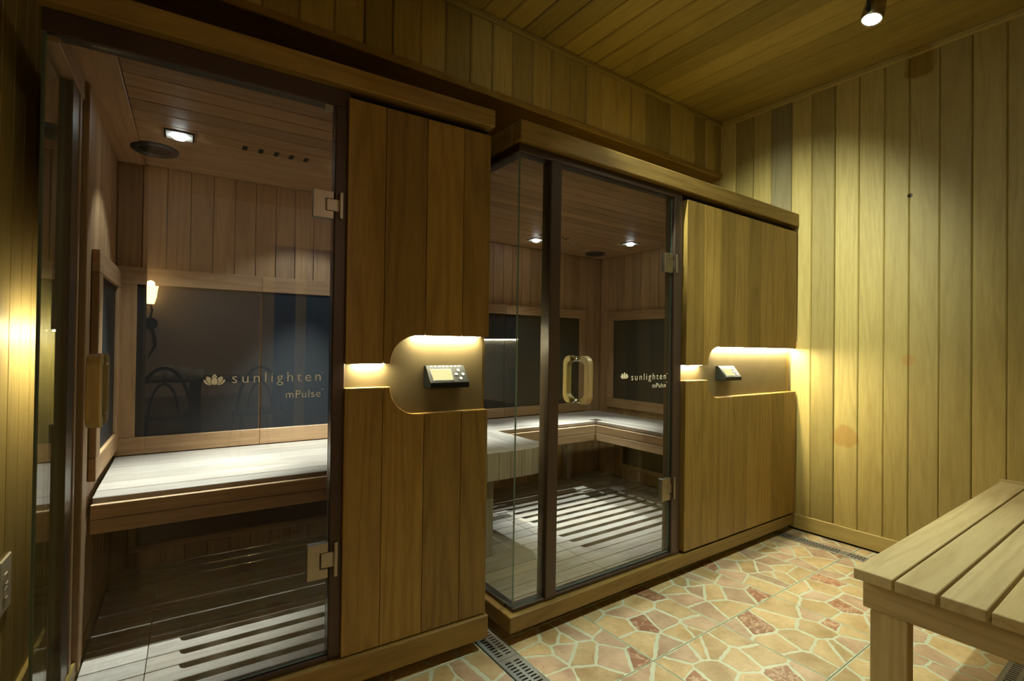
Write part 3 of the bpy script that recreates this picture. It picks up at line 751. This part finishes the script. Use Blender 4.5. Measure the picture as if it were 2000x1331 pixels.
bx('side_post', (0.026, 0.480, 0.112), (0.066, 0.535, 1.872), M['brown'], RC, 0.003)
d2 = pane('door', (0.243, 0.034, 0.134), (0.970, 0.042, 1.866), RC, label='frameless glass door')
hinge(d2, 0.966, 1.496, 1.590, 0.030); hinge(d2, 0.966, 0.388, 0.495, 0.030)
handle(d2, 0.356, 0.886, 1.088, 0.038)
lettering(d2, 0.0332, 0.640, 0.9985, 0.052, 0.686, 0.935, 0.976, 0.835, 0.935, 0.9365)
jr = [1.046, 1.191, 1.337, 1.478, 1.611, 1.742, 1.885, 2.018, XE]
NR = (0.966, 1.042)
front_panel(RC, jr, 0.123, 1.868, 1.229, NR, 0.095, y0=0.0, th=0.046)
niche(RC, 1.046, XE, 1.229, NR, 0.095, yp=0.034, xplate=2.130, led_main=(1.320, 2.158), led_narrow=(1.060, 1.205))
bx('led_strip', (XE-0.006, 0.036, NR[1]+0.0945), (XE+0.004, 0.26, NR[1]+0.0965), M['led'], RC)
bx('niche_plate', (2.131, 0.043, NR[0]-0.098), (2.139, 0.50, NR[1]+0.098), M['bronze'], RC)
control(RC, 1.365, 0.958)
for (z0, z1) in ((0.123, 0.870), (1.139, 1.868)):
    bx('outer_board', (XE-0.025, 0.06, z0), (XE-0.001, DE, z1), M['frontZ'], RC)
bx('outer_board', (0.026, 0.536, 0.112), (0.044, DE, 1.90), M['frontZ'], RC)
# inner shell
YR, XRI, ZR = 1.570, 2.036, 1.886
clad(RC, 'inner_wall', 'Y', YR, 0.06, 2.03, 0.07, ZR, 0.0862, M['inZ'], M['dark'], -1)
clad(RC, 'inner_wall', 'X', XRI, 0.09, 1.557, 0.07, ZR, 0.0855, M['inZ'], M['dark'], -1)
clad(RC, 'inner_wall', 'X', 0.048, 0.54, 1.557, 0.07, ZR, 0.0862, M['inZ'], M['dark'], 1)
cabin_ceiling(RC, 0.076, 2.03, 0.08, 1.557, ZR, 0.0865)
heater(RC, 'Y', YR-0.0135, -1, 1.024, 1.838, 0.600, 1.432, 0.0, 0.066, 0.068)
heater(RC, 'Y', YR-0.0135, -1, 0.200, 1.023, 0.600, 1.432, 0.066, 0.0, 0.068)
heater(RC, 'X', XRI-0.0135, -1, 0.20, 1.448, 0.636, 1.425, 0.066, 0.066, 0.074)
heater(RC, 'X', XRI-0.0135, -1, 0.25, 1.30, 0.16, 0.44, 0.03, 0.03, 0.03, 0.016, 'framed dark leg heater panel under the right bench')
deck_slats(RC, 0.08, 2.02, 0.078, 1.555, 0.078, 0.0870, 0.005, (0.42, 1.30), 0.66, 1.70)
halogen(RC, 1.100, 1.285, ZR, CABIN_W*0.95, tilt=(R(-15), 0, 0))
halogen(RC, 1.705, 0.950, ZR, CABIN_W*0.75, tilt=(0, R(13), 0))
halogen(RC, 0.420, 1.080, ZR, CABIN_W*0.85)
speaker(RC, 1.785, 1.385, ZR, 0.080)
for i in range(5):
    bx('vent_slot', (1.02+i*0.055, 1.10, ZR-0.001), (1.038+i*0.055, 1.16, ZR+0.004), M['dark'], RC)
put('ceiling_knob', cyl_me(0.010, 0.012, 0.02, M['steel'], 12), RC, (1.33, 1.16, ZR-0.010))
# benches of the right cabin
CB = thing('sauna_bench', 'L-shaped slatted cedar corner bench at the back of the right cabin', 'bench', R0, (0, TILT, 0))
ed = [1.098, 1.175, 1.270, 1.365, 1.460, 1.548]
for k, (a, b) in enumerate(zip(ed, ed[1:])):
    g = 0.008 if k == 0 else 0.0005; ch = 0.002 if k == 0 else 0.0007
    z = 0.592; inx = 1.528+(a-1.098)
    bx('slat', (0.09, a, z-0.022), (inx-0.001, b-g, z), M['seatX'], CB, ch)
    bx('slat', (inx, 0.10, z-0.022), (inx+b-a-g, a-0.001 if k == 0 else b-g, z), M['seatY'], CB, ch)
for z0, z1 in ((0.516, 0.568), (0.460, 0.5120)):
    bx('fascia', (0.09, 1.068, z0), (1.497, 1.086, z1), M['inX'], CB, 0.002)
    bx('fascia', (1.4975, 0.10, z0), (1.5155, 1.086, z1), M['inY'], CB, 0.002)
for x in (0.75, 1.30): bx('bearer', (x-0.02, 1.087, 0.50), (x+0.02, 1.54, 0.564), M['seatY'], CB)
for y in (0.25, 0.75): bx('bearer', (1.5165, y-0.02, 0.50), (2.0, y+0.02, 0.564), M['seatX'], CB)
for p in ((1.62, 1.50), (0.75, 1.50), (1.80, 0.25)): bx('leg', (p[0]-0.025, p[1]-0.025, 0.079), (p[0]+0.025, p[1]+0.025, 0.499 if p[0] < 1.5 else 0.565), M['seatZ'], CB)
AB = thing('sauna_bench', 'rounded-end slatted bench arm seen through the glass corner', 'bench', R0, (0, TILT, 0))
x = 0.085; w = 0.0690
yf = 0.535
def front_y(x): return yf if x < 0.50 else yf + 0.10*((x-0.50)/0.155)**2
for k in range(8):
    a, b = x+k*w, x+(k+1)*w-0.0015
    ya, yb2 = front_y(a), front_y(b)
    pts = [(a, ya), (b, yb2), (b, 1.064), (a, 1.064)]
    cxm = (a+b)/2
    put('slat', poly_me([(p-cxm, q-0.8) for p, q in pts], 0.022, M['seatY'], 'XY', ch=0.0015), AB, (cxm, 0.8, 0.580))
    zb = 0.466 if k < 7 else 0.490
    pts = [(a, ya-0.018), (b, yb2-0.018), (b, yb2-0.0005), (a, ya-0.0005)]
    put('end_board', poly_me([(p-cxm, q-ya) for p, q in pts], 0.602-zb, M['seatZ'], 'XY', ch=0.0015), AB, (cxm, ya, zb))
bx('bearer', (0.10, 0.60, 0.52), (0.60, 0.64, 0.579), M['seatX'], AB)
bx('side_apron', (0.612, 0.66, 0.468), (0.632, 1.064, 0.579), M['seatY'], AB, 0.002)
bx('leg', (0.215, 0.575, 0.079), (0.300, 0.64, 0.519), M['seatZ'], AB, 0.003)
bx('stretcher', (0.09, 0.59, 0.079), (0.2145, 0.63, 0.150), M['seatX'], AB, 0.003)

# =============================== slatted room bench, bottom right
bz = RM(0, 0, 0.5).z
BN = thing('slatted_bench', 'pale slatted wooden bench in the lower right corner against the end wall', 'bench', (1.617, 0.3, 0))
yb_ = [RM(0, y, 0).y-0.3 for y in (0.582, 0.493, 0.487, 0.402, 0.394, 0.310, 0.301, 0.215, 0.206, 0.122)]
yb_ = [y for y in yb_]
for k in range(5):
    b, a = yb_[2*k], yb_[2*k+1]
    bx('slat', (0.0, a, bz-0.030), (XW-1.617-0.016, b, bz), M['paleX'], BN, 0.002)
bx('end_cleat', (XW-1.617-0.015, yb_[-1], bz-0.02), (XW-1.617-0.001, yb_[0]+0.004, bz+0.012), M['paleY'], BN, 0.002)
bx('end_rail', (0.030, yb_[-1]-0.01, bz-0.112), (0.068, yb_[0]-0.012, bz-0.0305), M['paleY'], BN, 0.003)
bx('end_rail', (1.40, yb_[-1]-0.01, bz-0.112), (1.438, yb_[0]-0.012, bz-0.0305), M['paleY'], BN, 0.003)
for y in (yb_[0]-0.030, yb_[-1]+0.012):
    bx('side_rail', (0.0685, y-0.018, bz-0.112), (1.3995, y+0.018, bz-0.0305), M['paleX'], BN, 0.003)
for x in (0.030, 1.398):
    for y0 in (yb_[0]-0.118, yb_[-1]+0.03):
        bx('leg', (x, y0, 0.0008), (x+0.042, y0+0.088, bz-0.1125), M['paleZ'], BN, 0.003)

# =============================== track lights on the ceiling
def track_head(name, label, p, aim, watts, cone=R(120), blend=0.9, core=2.0, ccone=R(55)):
    """p = lamp centre, aim = point it shines at"""
    p, aim = Vector(p), Vector(aim)
    t = thing(name, label, 'spotlight', p, group=None)
    q = (aim-p).to_track_quat('-Z', 'Y'); e = q.to_euler(); Mx = q.to_matrix()
    h = ZC - 0.004 - p.z
    bx('base', (-0.025, -0.02, h-0.022), (0.025, 0.02, h), M['iron'], t, 0.003)
    bx('yoke_arm', (-0.003, -0.008, h-0.055), (0.003, 0.008, h-0.022), M['iron'], t)
    bx('yoke_bar', (-0.052, -0.006, h-0.059), (0.052, 0.006, h-0.055), M['iron'], t)
    for s in (-1, 1):
        bx('yoke_leg', (s*0.050-0.002, -0.006, -0.012), (s*0.050+0.002, 0.006, h-0.059), M['iron'], t)
        put('knob', cyl_me(0.008, 0.008, 0.014, M['iron'], 14, 'X'), t, (s*0.055, 0, 0))
    can = put('lamp_can', lathe_me([(0.020, 0.058), (0.040, 0.050), (0.043, -0.030), (0.038, -0.034), (0.036, -0.026), (0.012, -0.020)], M['steel'], 32), t, (0, 0, 0), e)
    lens = put('lens', cyl_me(0.033, 0.033, 0.006, M['tlens'], 28), can, (0, 0, -0.027))
    light('spot_beam', 'SPOT', can, (0, 0, -0.040), watts, TRACK_C, None, 0.025, cone, blend)
    light('spot_core', 'SPOT', can, (0, 0, -0.040), watts*core, TRACK_C, None, 0.025, ccone, 1.0)
    return t
track = bx('light_track', (1.2, RM(0, 0.86, 0).y-0.017, ZC-0.0045), (3.0, RM(0, 0.86, 0).y+0.017, ZC-0.0005), M['white']); 
bpy.data.objects.remove(track)
p1 = RM(2.47, 0.848, 2.533)
track_head('spotlight', 'lit steel ceiling spotlight at the upper right of the room', p1, (1.75, 1.1, 0.0), TRACK_W, R(104), 0.8, 6.6, R(70))
track_head('spotlight', 'steel ceiling spotlight nearest the near wall, outside the picture', (0.95, 0.768, 2.515), (2.9, 1.0, 1.0), TRACK2_W, R(110), 0.7, 2.0, R(60))
track_head('spotlight', 'steel ceiling spotlight near the soffit above the left cabin end, outside the picture', (0.95, 1.42, 2.58), (3.285, 1.58, 1.50), TRACK3_W, R(60), 1.0, 62.0, R(46))

# =============================== outlet on the left wall
OUT = thing('wall_outlet', 'cream electrical outlet plate low on the left wall', 'outlet', left_world(-1.3695, 0.295, 0.45), (0, 0, AL))
bx('plate', (0, -0.040, -0.075), (0.007, 0.055, 0.075), M['white'], OUT, 0.003)
for z in (-0.02, 0.02):
    bx('socket', (0.0071, -0.012, z-0.014), (0.009, 0.014, z+0.014), M['white'], OUT, 0.003)

# =============================== lounge behind the camera (seen reflected in the glass door)
YLG = -3.45
struct('floor', (-2.2, YLG, -0.06), (3.4, YN-0.0005, -0.002), M['lfloor'], label='brown tiled lounge floor')
struct('wall_lounge', (-2.2, YLG-0.08, 0), (3.4, YLG, 2.8), M['plaster'], label='mottled beige plaster wall of the lounge')
struct('wall_lounge', (-2.28, YLG, 0), (-2.2, YN-0.12, 2.8), M['plaster'], label='left plaster wall of the lounge')
struct('wall_lounge', (3.4, YLG, 0), (3.48, YN-0.12, 2.8), M['plaster'], label='right plaster wall of the lounge')
struct('ceiling', (-2.2, YLG, 2.80), (3.4, YN-0.12, 2.86), M['plaster'], label='plain lounge ceiling')
lp = put('fill_pendant_lamp', lathe_me([(0.02, 0.10), (0.05, 0.09), (0.17, 0.0), (0.16, -0.005), (0.04, 0.07)], M['white'], 32), None, (2.2, -2.3, 2.30)); tag(lp, 'unseen white pendant lamp added to light the lounge', 'lamp')  # added lamp to light the lounge, kept out of the door's reflection
put('cord', cyl_me(0.004, 0.004, 0.35, M['iron'], 8), lp, (0, 0, 0.275)); put('bulb', lathe_me([(0.001, -0.03), (0.03, 0), (0.012, 0.05)], emit('bulb_glow', LOUNGE_C, 20), 16), lp, (0, 0, 0.0))
light('pendant_fill_light', 'POINT', lp, (0, 0, -0.06), LOUNGE_W, LOUNGE_C, None, 0.06)
sp = Vector((0.3, -0.45, 2.70)); aim = Vector((0.1, YLG, 1.3)); e = (aim-sp).to_track_quat('-Z', 'Y').to_euler()
ls = thing('spotlight', 'unseen ceiling spotlight added to brighten the lounge plaster wall', 'spotlight', sp)  # added out of sight so the plaster reads bright in the door
can = put('lamp_can', lathe_me([(0.020, 0.058), (0.045, 0.050), (0.048, -0.040), (0.043, -0.042), (0.040, -0.030), (0.012, -0.020)], M['steel'], 32), ls, (0, 0, 0), e)
put('stem', cyl_me(0.008, 0.008, 0.06, M['iron'], 12), ls, (0, 0, 0.069))
light('wall_wash_fill', 'SPOT', can, (0, 0, -0.045), WASH_FILL_W, LOUNGE_C, None, 0.03, R(95), 0.8)
# sconce
SX = thing('wall_sconce', 'lit amber wall sconce reflected in the left glass door', 'sconce', (-0.555, YLG, 1.60))
put('shade', lathe_me([(0.035, -0.09), (0.055, -0.02), (0.065, 0.07), (0.072, 0.10), (0.06, 0.095), (0.03, -0.08)], M['frosted'], 20), SX, (0, 0.09, 0.02))
put('back_plate', cyl_me(0.065, 0.06, 0.012, M['iron'], 24, 'Y'), SX, (0, 0.007, -0.28))
put('arm', tube_me([(0, 0.01, -0.28), (0, 0.06, -0.22), (0.02, 0.09, -0.14), (0, 0.09, -0.075)], 0.009, M['iron']), SX)
put('tail', tube_me([(0, 0.015, -0.28), (0.03, 0.04, -0.40), (0.045, 0.03, -0.52), (-0.02, 0.02, -0.66)], 0.02, M['iron'], 8, [0.6, 0.9, 0.9, 0.2]), SX)
light('sconce_light', 'POINT', SX, (0, 0.09, 0.14), 5, (1, 0.62, 0.25), None, 0.04)
# table with candles
TB = thing('bistro_table', 'dark round-edged lounge table reflected in the left glass door', 'table', (-0.10, -2.75, 0))
bx('table_top', (-0.62, -0.36, 0.735), (0.62, 0.36, 0.765), M['tabletop'], TB, 0.008)
bx('pedestal', (-0.05, -0.05, 0.03), (0.05, 0.05, 0.735), M['iron'], TB, 0.004); bx('foot', (-0.3, -0.25, 0), (0.3, 0.25, 0.03), M['iron'], TB, 0.006)
for i, (x, h, what) in enumerate(((-0.22, 0.13, 'tallest candle holder on the lounge table'), (-0.09, 0.115, 'middle candle holder on the lounge table'), (0.03, 0.085, 'shortest candle holder on the lounge table'))):
    cnd = put('candle_holder', lathe_me([(0.035, 0), (0.045, 0.005), (0.045, h), (0.040, h), (0.036, 0.02)], M['wax'], 20), None, (-0.10+x, -2.62, 0.7652)); tag(cnd, what, 'candle')
def chair(x, y, rz, label):
    t = thing('bistro_chair', label, 'chair', (x, y, 0), (0, 0, rz))
    put('seat', cyl_me(0.20, 0.20, 0.035, M['tabletop'], 28, 'Z', 0.006), t, (0, 0, 0.45))
    for sx in (-1, 1):
        for sy in (-1, 1): put('leg', tube_me([(sx*0.15, sy*0.14, 0.435), (sx*0.19, sy*0.19, 0.0)], 0.013, M['iron']), t)
    put('back_hoop', tube_me([(0.20*math.cos(q), -0.17, 0.45+0.44*math.sin(q)) for q in [math.pi*i/16 for i in range(17)]], 0.014, M['iron']), t)
    put('back_loop', tube_me([(0.11*math.cos(q), -0.168, 0.45+0.30*math.sin(q)) for q in [math.pi*i/16 for i in range(17)]], 0.011, M['iron']), t)
chair(-0.30, -2.20, math.pi, 'dark bistro chair at the left of the lounge table')
chair(0.42, -2.25, math.pi*0.93, 'dark bistro chair at the right of the lounge table')
# blue curtain beside pale frame
def curtain(x0, x1, y, z0, z1, label):
    bm = bmesh.new(); n = 40; vs = []
    for i in range(n+1):
        xx = x0+(x1-x0)*i/n; yy_ = y+0.025*math.sin(i*1.35)
        vs.append((bm.verts.new((xx, yy_, z0)), bm.verts.new((xx, yy_, z1))))
    for a, b in zip(vs, vs[1:]): bm.faces.new((a[0], b[0], b[1], a[1]))
    g = bmesh.ops.extrude_face_region(bm, geom=bm.faces[:]); bmesh.ops.translate(bm, vec=(0, 0.006, 0), verts=[v for v in g['geom'] if isinstance(v, bmesh.types.BMVert)])
    o = put('curtain', mk(bm, M['curtain'])); tag(o, label, 'curtain')
curtain(0.66, 0.90, YLG+0.06, 0.02, 2.3, 'narrow blue curtain reflected at the right of the left door')
curtain(1.02, 1.32, YLG+0.06, 0.02, 2.3, 'wider blue curtain hanging farther right on the lounge wall')

# groups of repeated things
for o in list(COL.objects):
    if o.parent is None and 'category' in o:
        g = {'bistro_chair': 'bistro chairs at the lounge table', 'candle_holder': 'candle holders on the lounge table', 'curtain': 'blue curtains on the lounge wall',
             'floor_drain': 'slotted steel floor drains', 'sauna_bench': 'benches inside the cabins', 'sauna_cabin': 'sauna cabins along the wall', 'spotlight': 'steel ceiling spotlights'}.get(o.name.split('.')[0])
        if g: o['group'] = g
